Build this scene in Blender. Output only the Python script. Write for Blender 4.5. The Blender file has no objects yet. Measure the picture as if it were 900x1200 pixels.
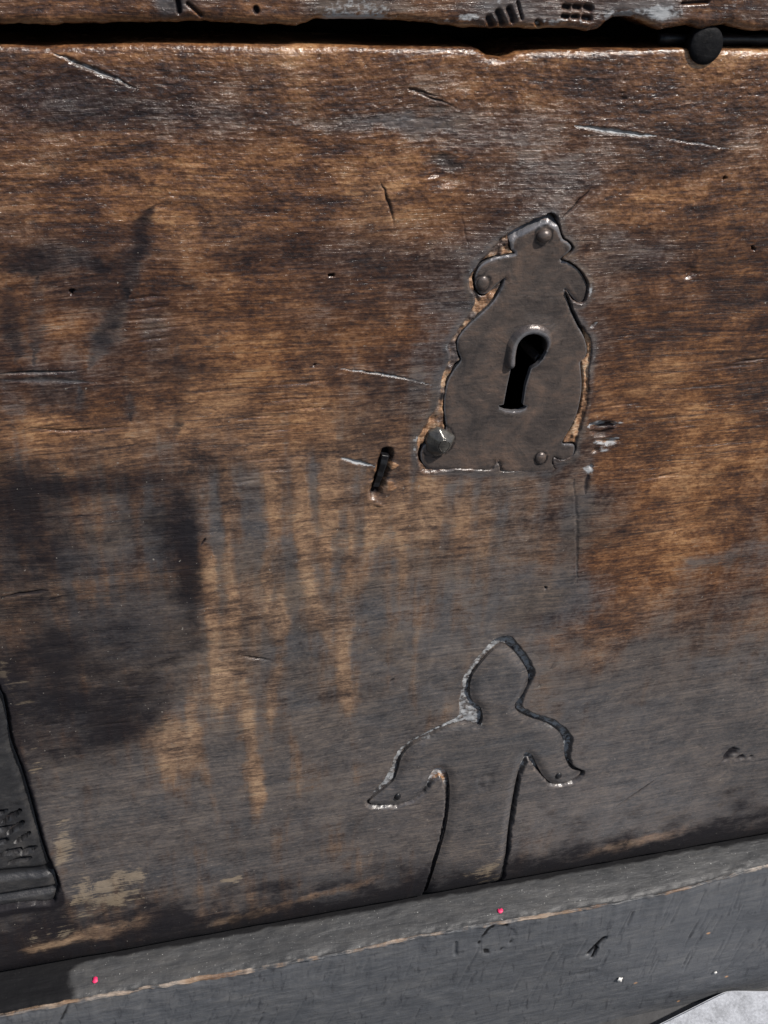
import bpy, bmesh, math, random
import numpy as np
from mathutils import Vector, Matrix
from mathutils.geometry import delaunay_2d_cdt

random.seed(4); rng = np.random.default_rng(4)
S = bpy.context.scene
C = S.collection

# ------------------------------------------------------------------ camera
# Recovered from the vanishing points of the photograph (900 x 1200): X runs along the
# chest front, Z is up, Y goes into the chest; the front board's face is the plane y = 0.
PC = np.array([450., 600.]); VX = np.array([5783., 91.]); VZ = np.array([370., 2600.])
F = float(np.sqrt(-((VX - PC) @ (VZ - PC))))
_dx = np.append((VX - PC) / F, 1); _dx /= np.linalg.norm(_dx)
_dz = np.append((VZ - PC) / F, 1); _dz /= np.linalg.norm(_dz)
R = np.array([_dx, np.cross(_dx, _dz), -_dz])
Z0 = 0.49                                  # height of the picture's centre above the ground
CAM = -R @ np.array([0, 0, 0.55]) + np.array([0, 0, Z0])
cd = bpy.data.cameras.new('camera'); cam = bpy.data.objects.new('camera', cd); C.objects.link(cam)
cd.sensor_fit = 'HORIZONTAL'; cd.sensor_width = 36; cd.lens = 36 * F / 900; cd.clip_start = .01; cd.clip_end = 500
_r, _u, _b = R @ [1, 0, 0], R @ [0, -1, 0], R @ [0, 0, -1]
cam.matrix_world = Matrix([[_r[i], _u[i], _b[i], CAM[i]] for i in range(3)] + [[0, 0, 0, 1]])
S.camera = cam

# ------------------------------------------------------------------ light
SUN = Vector((0.46, -0.47, 0.76)).normalized()
W = bpy.data.worlds.new('World'); S.world = W; W.use_nodes = True
wn = W.node_tree; bg = wn.nodes['Background']; sky = wn.nodes.new('ShaderNodeTexSky')
sky.sky_type = 'NISHITA'; sky.sun_disc = False
sky.sun_elevation = math.asin(SUN.z); sky.sun_rotation = math.atan2(SUN.x, SUN.y)
wn.links.new(sky.outputs[0], bg.inputs[0]); bg.inputs[1].default_value = 0.085
sl = bpy.data.lights.new('sun', 'SUN'); sl.energy = 5.0; sl.angle = math.radians(2.5); sl.color = (1, .94, .87)
so = bpy.data.objects.new('sun', sl); C.objects.link(so); so.rotation_euler = SUN.to_track_quat('Z', 'Y').to_euler()
V = S.view_settings; V.view_transform = 'Standard'; V.look = 'None'; V.gamma = 1; V.use_curve_mapping = False; V.exposure = 0.16

# ------------------------------------------------------------------ helpers
def P(u, v, y=0.0):
    """point of the plane at depth y that stands at photo position u, v -> x, z"""
    d = R @ np.array([(u - 450) / F, (v - 600) / F, 1.0]); t = (y - CAM[1]) / d[1]
    q = CAM + t * d
    return np.array([q[0], q[2]])
def PZ(u, v, z):
    d = R @ np.array([(u - 450) / F, (v - 600) / F, 1.0]); t = (z - CAM[2]) / d[2]
    return CAM + t * d
def PP(pts, y=0.0): return np.array([P(u, v, y) for u, v in pts])
def sst(a, b, x):
    t = np.clip((x - a) / (b - a), 0, 1); return t * t * (3 - 2 * t)

_pr = np.random.default_rng(11); _perm = _pr.permutation(1024).astype(np.int32); _perm = np.concatenate([_perm, _perm])
_ga = _pr.uniform(0, 2 * np.pi, 1024); _gc = np.cos(_ga).astype(np.float32); _gs = np.sin(_ga).astype(np.float32)
def perlin(x, y, seed=0):
    x = np.asarray(x, np.float32) + seed * 3.17; y = np.asarray(y, np.float32) + seed * 1.71
    flx = np.floor(x); fly = np.floor(y); fx = x - flx; fy = y - fly
    ix = flx.astype(np.int32) & 1023; iy = (fly.astype(np.int32) + seed * 7) & 1023; ix1 = (ix + 1) & 1023; iy1 = (iy + 1) & 1023
    u = fx * fx * (3 - 2 * fx); v = fy * fy * (3 - 2 * fy)
    pa = _perm[ix]; pb = _perm[ix1]
    def g(p, q, a, b):
        t = _perm[p + q]; return _gc[t] * (fx - a) + _gs[t] * (fy - b)
    g0 = g(pa, iy, 0, 0); g1 = g(pb, iy, 1, 0); g2 = g(pa, iy1, 0, 1); g3 = g(pb, iy1, 1, 1)
    g0 += (g1 - g0) * u; g2 += (g3 - g2) * u; g0 += (g2 - g0) * v
    return g0 * 1.5
def fbm(x, y, sx, sy=None, oct=4, seed=0, gain=.5):
    sy = sx if sy is None else sy
    x = np.asarray(x, np.float32); y = np.asarray(y, np.float32)
    o = np.zeros_like(x); a = 1.0; n = 0.0; k = 1.0
    for i in range(oct):
        o += a * perlin(x * k / sx, y * k / sy, seed + 17 * i); n += a; a *= gain; k *= 2.03
    return o / n * 1.3

def catmull(pts, n=6, closed=True):
    pts = np.asarray(pts, float); m = len(pts); out = []
    for i in range(m if closed else m - 1):
        if closed: p = [pts[(i + k) % m] for k in (-1, 0, 1, 2)]
        else: p = [pts[min(max(i + k, 0), m - 1)] for k in (-1, 0, 1, 2)]
        for j in range(n):
            t = j / n
            out.append(.5 * ((2 * p[1]) + (p[2] - p[0]) * t + (2 * p[0] - 5 * p[1] + 4 * p[2] - p[3]) * t * t + (3 * p[1] - p[0] - 3 * p[2] + p[3]) * t ** 3))
    if not closed: out.append(pts[-1])
    return np.array(out)
def sdpoly(poly, q):
    """signed distance of points q to a closed polygon, negative inside"""
    d2 = np.full(len(q), 1e9); ins = np.zeros(len(q), bool)
    for i in range(len(poly)):
        a = poly[i]; b = poly[(i + 1) % len(poly)]; e = b - a; w = q - a
        t = np.clip((w @ e) / max(e @ e, 1e-14), 0, 1)
        d2 = np.minimum(d2, ((w - t[:, None] * e) ** 2).sum(1))
        c = (a[1] > q[:, 1]) != (b[1] > q[:, 1])
        if abs(e[1]) > 1e-12:
            ins ^= c & (q[:, 0] < e[0] * (q[:, 1] - a[1]) / e[1] + a[0])
    d = np.sqrt(d2); return np.where(ins, -d, d)
def sdfield(poly, X, Z, pad=.02):
    o = np.full(X.shape, 1.0)
    m = (X > poly[:, 0].min() - pad) & (X < poly[:, 0].max() + pad) & (Z > poly[:, 1].min() - pad) & (Z < poly[:, 1].max() + pad)
    if m.any(): o[m] = sdpoly(poly, np.stack([X[m], Z[m]], 1))
    return o
def dline(pts, X, Z, pad=.03):
    """distance to an open polyline, and the parameter 0..1 along it"""
    pts = np.asarray(pts); o = np.full(X.shape, 1.0); tt = np.zeros(X.shape)
    m = (X > pts[:, 0].min() - pad) & (X < pts[:, 0].max() + pad) & (Z > pts[:, 1].min() - pad) & (Z < pts[:, 1].max() + pad)
    if not m.any(): return o, tt
    q = np.stack([X[m], Z[m]], 1); d = np.full(len(q), 1.0); s = np.zeros(len(q)); n = len(pts) - 1
    for i in range(n):
        e = pts[i + 1] - pts[i]; w = q - pts[i]; t = np.clip((w @ e) / max(e @ e, 1e-14), 0, 1)
        k = np.sqrt(((w - t[:, None] * e) ** 2).sum(1)); b = k < d
        d[b] = k[b]; s[b] = (i + t[b]) / n
    o[m] = d; tt[m] = s; return o, tt

def tag(o, label=None, cat=None, group=None, kind=None):
    for k, v in (('label', label), ('category', cat), ('group', group), ('kind', kind)):
        if v: o[k] = v
    return o
def link(name, me, mat, parent=None):
    me.materials.append(mat); o = bpy.data.objects.new(name, me); C.objects.link(o)
    if parent: o.parent = parent
    return o
def mesh_np(name, co, faces, smooth=True, attrs=None):
    """faces: (n,4) or (n,3) int array"""
    me = bpy.data.meshes.new(name); n, k = faces.shape
    me.vertices.add(len(co)); me.vertices.foreach_set('co', np.ascontiguousarray(co, np.float32).ravel())
    me.loops.add(n * k); me.loops.foreach_set('vertex_index', np.ascontiguousarray(faces, np.int32).ravel())
    me.polygons.add(n); me.polygons.foreach_set('loop_start', np.arange(0, n * k, k, dtype=np.int32))
    me.update(calc_edges=True)
    me.polygons.foreach_set('use_smooth', np.full(n, smooth, bool))
    for an, av in (attrs or {}).items():
        a = me.attributes.new(an, 'FLOAT', 'POINT'); a.data.foreach_set('value', np.ascontiguousarray(av, np.float32).ravel())
    return me
def gridfaces(r, c, flip=False):
    i = np.arange(r * c).reshape(r, c)
    f = np.stack([i[:-1, :-1], i[:-1, 1:], i[1:, 1:], i[1:, :-1]], -1).reshape(-1, 4)
    return f[:, ::-1] if flip else f
def bm_obj(name, bm, mat, parent=None, smooth=True):
    bmesh.ops.recalc_face_normals(bm, faces=bm.faces)
    me = bpy.data.meshes.new(name); bm.to_mesh(me); bm.free()
    for p in me.polygons: p.use_smooth = smooth
    return link(name, me, mat, parent)

# ------------------------------------------------------------------ materials
class NT:
    def __init__(s, name):
        s.m = bpy.data.materials.new(name); s.m.use_nodes = True; s.t = s.m.node_tree
        s.b = s.t.nodes['Principled BSDF']; s.o = s.t.nodes['Material Output']
        s.co = s.t.nodes.new('ShaderNodeTexCoord').outputs['Object']
    def n(s, ty): return s.t.nodes.new('ShaderNode' + ty)
    def set(s, sock, v):
        if hasattr(v, 'is_output'): s.t.links.new(v, sock)
        elif isinstance(v, (tuple, list)) and len(v) == 3 and sock.type == 'RGBA': sock.default_value = (*v, 1)
        else: sock.default_value = v
    def math(s, op, a, b=0.0, c=0.0, clamp=False):
        k = s.n('Math'); k.operation = op; k.use_clamp = clamp
        for i, v in enumerate((a, b, c)): s.set(k.inputs[i], v)
        return k.outputs[0]
    def add(s, a, b): return s.math('ADD', a, b)
    def mul(s, a, b): return s.math('MULTIPLY', a, b)
    def mad(s, a, b, c): return s.math('MULTIPLY_ADD', a, b, c)
    def attr(s, name):
        k = s.n('Attribute'); k.attribute_name = name; return k.outputs['Fac']
    def map(s, sc, rot=(0, 0, 0)):
        k = s.n('Mapping'); s.set(k.inputs['Vector'], s.co); k.inputs['Scale'].default_value = sc; k.inputs['Rotation'].default_value = rot
        return k.outputs[0]
    def noise(s, sc, detail=4, rough=.55, dist=0.0, rot=(0, 0, 0), off=0):
        k = s.n('TexNoise'); sc = sc if isinstance(sc, tuple) else (sc,) * 3
        mp = s.n('Mapping'); s.set(mp.inputs['Vector'], s.co); mp.inputs['Scale'].default_value = sc
        mp.inputs['Rotation'].default_value = rot; mp.inputs['Location'].default_value = (off, off * .7, off * 1.3)
        s.set(k.inputs['Vector'], mp.outputs[0]); k.inputs['Scale'].default_value = 1
        k.inputs['Detail'].default_value = detail; k.inputs['Roughness'].default_value = rough; k.inputs['Distortion'].default_value = dist
        return k.outputs[0]
    def ss(s, a, b, x):
        k = s.n('MapRange'); k.interpolation_type = 'SMOOTHSTEP'; s.set(k.inputs[0], x)
        k.inputs[1].default_value = a; k.inputs[2].default_value = b; return k.outputs[0]
    def ramp(s, x, stops):
        k = s.n('ValToRGB'); e = k.color_ramp.elements; s.set(k.inputs[0], x)
        while len(e) < len(stops): e.new(.5)
        for el, (p, c) in zip(e, stops): el.position = p; el.color = (*c, 1)
        return k.outputs[0]
    def mix(s, f, a, b, mode='MIX'):
        k = s.n('Mix'); k.data_type = 'RGBA'; k.blend_type = mode; s.set(k.inputs[0], f); s.set(k.inputs[6], a); s.set(k.inputs[7], b)
        return k.outputs[2]
    def bump(s, h, dist, strength=1.0, normal=None):
        k = s.n('Bump'); k.inputs['Distance'].default_value = dist; k.inputs['Strength'].default_value = strength; s.set(k.inputs['Height'], h)
        if normal is not None: s.set(k.inputs['Normal'], normal)
        return k.outputs[0]
    def out(s, color, rough, normal=None, metal=0.0, spec=.5):
        s.set(s.b.inputs['Base Color'], color); s.set(s.b.inputs['Roughness'], rough); s.set(s.b.inputs['Metallic'], metal)
        s.set(s.b.inputs['Specular IOR Level'], spec)
        if normal is not None: s.set(s.b.inputs['Normal'], normal)
        return s.m

def wood_material():
    m = NT('old_stained_wood')
    bend = m.n('CombineXYZ'); m.set(bend.inputs[2], m.mad(m.noise((6, 6, 9), 2, .45, .0, off=40), .016, -.008))      # grain that wanders
    va = m.n('VectorMath'); m.set(va.inputs[0], m.co); m.set(va.inputs[1], bend.outputs[0]); m.co = va.outputs[0]
    fib = m.noise((60, 60, 900), 5, .62, .5)                  # fibres lying along the board
    fib2 = m.noise((30, 30, 160), 7, .70, 1.0, off=3.1)
    lng = m.noise((4, 4, 520), 3, .6, .35, off=17.0)          # long growth lines
    mot = m.noise(75, 9, .70, .5, off=7.7)
    big = m.noise((11, 11, 17), 7, .66, .8, off=1.7)
    mic = m.noise((420, 420, 800), 4, .65, off=5.2)
    peb = m.noise((330, 330, 430), 3, .6, .4, off=8.2)        # pebbled, crazed varnish
    flk = m.noise((70, 70, 190), 8, .75, 1.2, off=12.0)
    film, dark, raw, dust, warmth, wear_glint = (m.attr(a) for a in ('film', 'dark', 'raw', 'dust', 'warmth', 'wear_glint'))
    g = m.add(m.mul(fib, .26), m.add(m.mul(fib2, .30), m.add(m.mul(mot, .30), m.mul(lng, .14))))
    g = m.mad(m.add(g, -.5), 1.75, .49)
    g = m.add(g, m.mad(big, .55, -.275)); g = m.add(g, m.mad(warmth, .20, -.12)); g = m.add(g, m.mad(mic, .42, -.21))
    wood = m.ramp(g, [(.28, (.014, .008, .008)), (.40, (.042, .019, .012)), (.51, (.098, .043, .020)), (.61, (.20, .092, .039)), (.74, (.37, .20, .092))])
    tan = m.ramp(g, [(.26, (.022, .017, .016)), (.39, (.064, .045, .036)), (.50, (.135, .090, .063)), (.60, (.225, .150, .100)), (.74, (.36, .25, .16))])
    wood = m.mix(m.mul(m.math('MULTIPLY', m.attr('pale'), 1.0, clamp=True), .85), wood, tan)
    wood = m.mix(m.mul(m.ss(.53, .70, flk), .60), wood, (.020, .016, .016))
    lin = m.noise((16, 16, 950), 4, .68, .3, off=51); por = m.noise((130, 130, 1500), 2, .5, off=53)
    lines = m.math('MAXIMUM', m.mul(m.ss(.55, .66, lin), m.mad(m.attr('streak'), .55, .45)), m.mul(m.ss(.66, .72, por), .7))
    wood = m.mix(m.mul(lines, .80), wood, (.018, .012, .011))
    tone = m.ss(.38, .62, m.noise((14, 14, 26), 6, .65, .6, off=21))
    fg = m.add(m.mul(mot, .32), m.add(m.mul(fib, .30), m.add(m.mul(lng, .22), m.mul(mic, .16))))
    fa = m.ramp(fg, [(.38, (.032, .028, .027)), (.50, (.088, .075, .067)), (.63, (.165, .130, .104))])
    fb = m.ramp(fg, [(.38, (.027, .030, .036)), (.50, (.074, .077, .084)), (.63, (.134, .132, .134))])
    fc = m.mix(m.math('MAXIMUM', tone, m.attr('cool')), fa, fb); fc = m.mix(m.mul(lines, .5), fc, (.026, .026, .028)); fc = m.mix(m.mul(m.ss(.55, .68, flk), .55), fc, (.022, .021, .022)); fc = m.mix(m.mul(m.ss(.54, .70, mic), .5), fc, (.13, .115, .10))
    fm = m.ss(.12, .92, m.add(film, m.add(m.mad(fib, 1.0, -.5), m.add(m.mad(mot, 1.2, -.6), m.add(m.mad(fib2, 1.1, -.55), m.mad(mic, .7, -.35))))))
    glz = m.mix(.62, wood, (.010, .010, .012)); col = m.mix(m.mul(fm, .9), wood, m.mix(.80, glz, fc))
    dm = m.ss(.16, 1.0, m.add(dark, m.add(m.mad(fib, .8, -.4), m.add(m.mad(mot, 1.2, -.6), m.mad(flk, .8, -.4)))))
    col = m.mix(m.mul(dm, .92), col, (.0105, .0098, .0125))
    du = m.ss(.42, .80, m.add(dust, m.add(m.mad(fib, 2.0, -1.0), m.add(m.mad(mot, 2.6, -1.3), m.mad(fib2, 1.6, -.8)))))
    du = m.mul(du, m.ss(.10, .34, dust)); col = m.mix(m.mul(du, .55), col, m.mix(mot, (.16, .125, .085), (.42, .33, .23)))
    rm = m.ss(.35, .72, m.add(raw, m.mad(mot, .8, -.4)))
    rc = m.ramp(m.add(m.mul(mot, .6), m.mul(mic, .4)), [(.36, (.05, .024, .014)), (.5, (.27, .14, .07)), (.66, (.58, .44, .30))])
    col = m.mix(rm, col, rc)
    cm = m.ss(.36, .74, m.add(wear_glint, m.add(m.mad(mic, .9, -.45), m.mad(peb, 1.1, -.55))))
    col = m.mix(m.mul(cm, .85), col, m.mix(mot, (.16, .165, .17), (.50, .52, .54)))  # pale bare wear, and painted glints, share this tone
    spk = m.ss(.735, .77, m.noise(520, 2, .5, off=31))
    col = m.mix(m.mul(spk, .5), col, (.35, .32, .28))
    ro = m.add(m.add(m.mad(m.attr('pebble'), -.06, .21), m.mul(cm, .3)), m.add(m.mul(mot, .20), m.add(m.mul(rm, .3), m.mul(fm, .04))))
    h = m.add(m.mul(fib, .22), m.add(m.mul(mot, .5), m.add(m.mul(mic, .16), m.mul(fib2, .30))))
    h = m.add(h, m.mul(peb, m.mad(m.attr('pebble'), .58, .06)))
    h = m.math('SUBTRACT', m.mul(h, m.math('SUBTRACT', 1.0, m.mul(fm, .5))), m.mul(lines, .10))
    nb = m.bump(h, .0011, .85)
    m.set(m.b.inputs['Coat Weight'], m.mul(m.mad(m.attr('pebble'), .22, .15), m.math('SUBTRACT', 1.0, m.math('MAXIMUM', cm, dm)))); m.b.inputs['Coat Roughness'].default_value = .12; m.set(m.b.inputs['Coat Normal'], nb)
    return m.out(col, m.mad(dm, .25, ro), nb, 0, m.mad(dm, -.42, .5))

def plinth_material():
    m = NT('grey_worn_wood')
    fib = m.noise((45, 300, 420), 5, .62, .7); mot = m.noise(90, 8, .68, off=4); big = m.noise((12, 12, 30), 4, .6, .8, off=9)
    sp = m.noise(700, 2, .6, off=2)
    st = m.noise((230, 60, 60), 4, .6, .5, rot=(0, math.radians(34), 0), off=6)
    edge, top, dark, raw = (m.attr(a) for a in ('edge', 'top', 'dark', 'raw'))
    g = m.add(m.mul(fib, .4), m.add(m.mul(mot, .3), m.mul(big, .3)))
    face = m.ramp(g, [(.30, (.036, .040, .047)), (.47, (.068, .072, .080)), (.58, (.092, .094, .099)), (.74, (.128, .121, .116))])
    sm = m.mul(m.ss(.56, .70, st), m.math('SUBTRACT', 1.0, top))
    face = m.mix(m.mul(sm, .6), face, (.022, .023, .028))
    tc = m.ramp(g, [(.34, (.017, .018, .020)), (.5, (.040, .041, .043)), (.68, (.066, .064, .062))])  # ledge tone lowered to offset the stronger light falling on it
    col = m.mix(top, face, tc)
    spk = m.mul(m.ss(.67, .74, sp), m.mul(top, m.ss(.40, .56, mot)))
    col = m.mix(m.mul(spk, .65), col, (.42, .42, .40))
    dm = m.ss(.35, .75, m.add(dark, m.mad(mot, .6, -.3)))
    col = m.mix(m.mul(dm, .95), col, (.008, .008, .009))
    em = m.ss(.40, .70, m.add(edge, m.add(m.mad(mot, .9, -.45), m.mad(fib, .5, -.25))))
    ec = m.ramp(m.noise((25, 25, 25), 4, .6, off=8), [(.38, (.11, .062, .036)), (.5, (.21, .145, .098)), (.64, (.34, .29, .245))])
    col = m.mix(em, col, ec)
    rm = m.ss(.4, .7, m.add(raw, m.mad(mot, .6, -.3)))
    col = m.mix(rm, col, (.38, .22, .12))
    h = m.add(m.mul(fib, .5), m.add(m.mul(mot, .6), m.mul(st, .25)))
    return m.out(col, m.mad(mot, .25, .38), m.bump(h, .0009, .8), 0, m.mad(dm, -.30, .36))

def iron_material(name, c0, c1, c2, metal=.55, rough=.40, sc=1.0, spec=.5):
    m = NT(name)
    a = m.noise(55 * sc, 7, .65, .6); b = m.noise((120 * sc, 120 * sc, 500 * sc), 5, .6, off=3); p = m.noise(420 * sc, 4, .6, off=6)
    edge = m.attr('edge'); dark = m.attr('dark'); raw = m.attr('raw')
    col = m.ramp(m.add(m.mul(a, .7), m.mul(b, .3)), [(.34, c0), (.5, c1), (.66, c2)])
    col = m.mix(m.mul(m.ss(.35, .75, m.add(edge, m.mad(a, .6, -.3))), .55), col, (max(c1) * 1.9 + .02, max(c1) * 1.95 + .022, max(c1) * 2.1 + .026))  # cool highlights painted along the edges
    col = m.mix(m.mul(m.ss(.3, .8, m.add(dark, m.mad(a, .6, -.3))), .85), col, (.012, .012, .014))
    col = m.mix(m.ss(.45, .75, m.add(raw, m.mad(p, .9, -.45))), col, (.30, .25, .19))
    h = m.add(m.mul(a, .8), m.add(m.mul(b, .25), m.mul(p, .35)))
    col = m.mix(m.mul(m.ss(.58, .70, p), .45), col, (.018, .016, .016)); col = m.mix(m.mul(m.ss(.62, .72, m.noise((60, 60, 260), 6, .7, 1.0, off=14)), .4), col, tuple(min(1, x * 2.0) for x in c2))
    return m.out(col, m.add(rough, m.mad(a, .3, -.12)), m.bump(h, .0009, .8), metal, spec)

WOOD = wood_material(); PLINTH = plinth_material()
IRON = iron_material('brown_patinated_iron', (.042, .038, .038), (.090, .072, .064), (.165, .112, .086), .30, .27)
STRAPIRON = iron_material('grey_painted_iron', (.014, .014, .016), (.030, .030, .032), (.060, .056, .054), .10, .42)
DARKIRON = iron_material('dark_iron', (.006, .006, .007), (.010, .010, .012), (.020, .021, .024), .2, .38)
SOOTIRON = iron_material('soot_black_iron', (.003, .003, .004), (.006, .006, .007), (.011, .011, .013), .0, .6, 1.0, .12)
BRIGHTIRON = iron_material('polished_nail_iron', (.05, .048, .045), (.12, .112, .10), (.26, .24, .22), .45, .20)
def plain(name, col, rough=.6, amp=.25, sc=60, bump=.0006):
    m = NT(name); a = m.noise(sc, 7, .62); b = m.noise(sc * 7, 3, .6, off=4)
    k = m.add(m.mul(a, .6), m.mul(b, .4))
    return m.out(m.ramp(k, [(.32, tuple(c * (1 - amp) for c in col)), (.68, tuple(min(1, c * (1 + amp)) for c in col))]), rough, m.bump(k, bump, .8))
INNER = plain('dark_inner_wood', (.02, .014, .010))
STONE = plain('pale_stone', (.34, .355, .385), .75, .40, 60, .0012)
GROUND = plain('grey_ground', (.05, .05, .052), .85, .25, 12, .004)
PINK = plain('pink_paper', (.62, .03, .12), .5, .2, 300, .0002)
WHITE = plain('white_paper', (.78, .76, .72), .6, .1, 300, .0002)

# ------------------------------------------------------------------ traced outlines (photo positions on the board's plane)
E = lambda x, y: (470 + x / 3.427, 230 + y / 3.427)
PLATE_RAW = [E(*p) for p in [(432, 152), (470, 128), (520, 102), (560, 84), (592, 74), (618, 92), (630, 125), (645, 168), (668, 182), (681, 203), (668, 225), (640, 254),
    (662, 262), (704, 288), (733, 325), (745, 365), (738, 402), (718, 426), (694, 412), (672, 385), (656, 370), (662, 405), (681, 462), (706, 516), (732, 562), (746, 615), (738, 648), (720, 664),
    (720, 690), (724, 745), (721, 800), (706, 868), (678, 928), (646, 986), (664, 995), (692, 997), (696, 1015), (688, 1040), (660, 1058), (640, 1062), (612, 1052), (618, 1080), (622, 1098),
    (580, 1106), (500, 1107), (410, 1105), (397, 1090), (392, 1072), (380, 1080), (366, 1098), (340, 1102), (250, 1098), (130, 1094), (96, 1082), (80, 1055), (82, 1015), (110, 985), (150, 960), (180, 935), (176, 890),
    (172, 845), (176, 795), (187, 742), (214, 694), (240, 660), (236, 640), (226, 612), (229, 572), (262, 528), (312, 480), (362, 432), (397, 380), (416, 332), (395, 345), (368, 368), (342, 390),
    (316, 389), (298, 365), (296, 325), (312, 285), (345, 258), (395, 242), (456, 231), (442, 212), (436, 185)]]
PLATE = catmull(PP(PLATE_RAW), 3)
HOLE_PX = [(598.7, 428), (594, 452), (590, 474), (584.5, 475), (586, 479), (593, 481.6), (601, 482.4), (609, 481.6), (615, 479), (617.3, 476), (612.8, 474), (616, 452), (622.5, 432),
           (629, 427), (635.5, 420), (640, 411), (641, 402), (638, 394), (631, 389), (622, 387.3), (613, 390), (606, 396), (602, 404), (600, 415), (599.5, 423)]
HOLE = PP(HOLE_PX)
CHIP = catmull(PP([E(*p) for p in [(428, 155), (370, 208), (318, 262), (286, 305), (276, 362), (300, 402), (282, 462), (232, 535), (192, 592), (196, 660), (162, 735), (146, 830), (134, 868), (84, 935), (66, 985), (74, 1062), (100, 1104), (160, 1100),
    (300, 1040), (300, 800), (300, 600), (400, 480), (450, 300), (470, 220)]]), 3)
CHIPR = catmull(PP([E(*p) for p in [(700, 505), (738, 545), (760, 585), (757, 650), (748, 700), (748, 800), (728, 885), (704, 965), (690, 1000), (640, 1000), (650, 700), (690, 600)]]), 3)
G = lambda x, y: (400 + x / 2.8125, 730 + y / 2.8125)
FIG_PX = [G(*p) for p in [(98, 592), (140, 560), (176, 528), (190, 490), (202, 448), (232, 412), (290, 382), (350, 354), (410, 340), (456, 348), (470, 320), (462, 285), (440, 268), (428, 240), (432, 190), (455, 150), (495, 105), (532, 82), (566, 96), (596, 132),
    (618, 172), (614, 215), (596, 246), (574, 276), (588, 302), (630, 322), (692, 346), (726, 374), (736, 408), (742, 455), (764, 488), (792, 495), (776, 517), (740, 534), (702, 535), (670, 512), (648, 474), (634, 444), (612, 432), (600, 452),
    (584, 500), (570, 568), (556, 648), (547, 728), (542, 800), (538, 862), (540, 920), (420, 950), (286, 975), (290, 905), (300, 850), (324, 770), (346, 690), (358, 610), (360, 545), (352, 500), (330, 484), (306, 492), (290, 520), (276, 552), (246, 584), (186, 606), (122, 606), (100, 602)]]
FIGURE = catmull(PP(FIG_PX), 3); FIGURE[:, 1] = np.maximum(FIGURE[:, 1], P(450, 1060, .010)[1] + .002)
STRAP = catmull(PP([(-60, 790), (-4, 806), (12, 870), (28, 915), (47, 985), (57, 1014), (65, 1032), (66, 1058), (30, 1062), (-10, 1069), (-60, 1075)]), 4)
lidz = PP([(-60, 30), (0, 30), (60, 30), (150, 28), (200, 27), (240, 26), (300, 29), (350, 30.5), (362, 27), (372, 22.5), (450, 24), (500, 27), (520, 30), (545, 33), (570, 34), (600, 34), (625, 36), (650, 34.5), (670, 34), (690, 38), (703, 34),
    (712, 27), (722, 21), (735, 20), (750, 25), (765, 31), (775, 36), (790, 33), (812, 31), (826, 35), (840, 33), (853, 29), (862, 33), (880, 37.5), (960, 38)], -.004)
topz = PP([(-60, 53), (0, 53), (50, 54), (170, 51), (350, 52), (450, 55), (555, 55.5), (563, 59), (573, 66), (590, 68), (600, 65), (606, 61), (640, 59), (700, 57.5), (800, 57), (960, 58)])
XL, XR = -.62, .66                                                   # ends of the chest
ZB = P(450, 1060, .010)[1]                                                 # lower end of the board
ZT = float(np.median(topz[:, 1]))

# ------------------------------------------------------------------ the chest
chest = bpy.data.objects.new('wooden_chest', None); C.objects.link(chest); chest.empty_display_size = .1
tag(chest, 'old dark wooden chest with iron keyhole plate, figure inlay and worn grey plinth', 'chest')

def foot(z):                                                         # the board's round nosed foot
    return .016 * (1 - np.sqrt(np.clip(1 - (1 - np.clip((z - ZB) / .040, 0, 1)) ** 2, 0, 1)))

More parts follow.
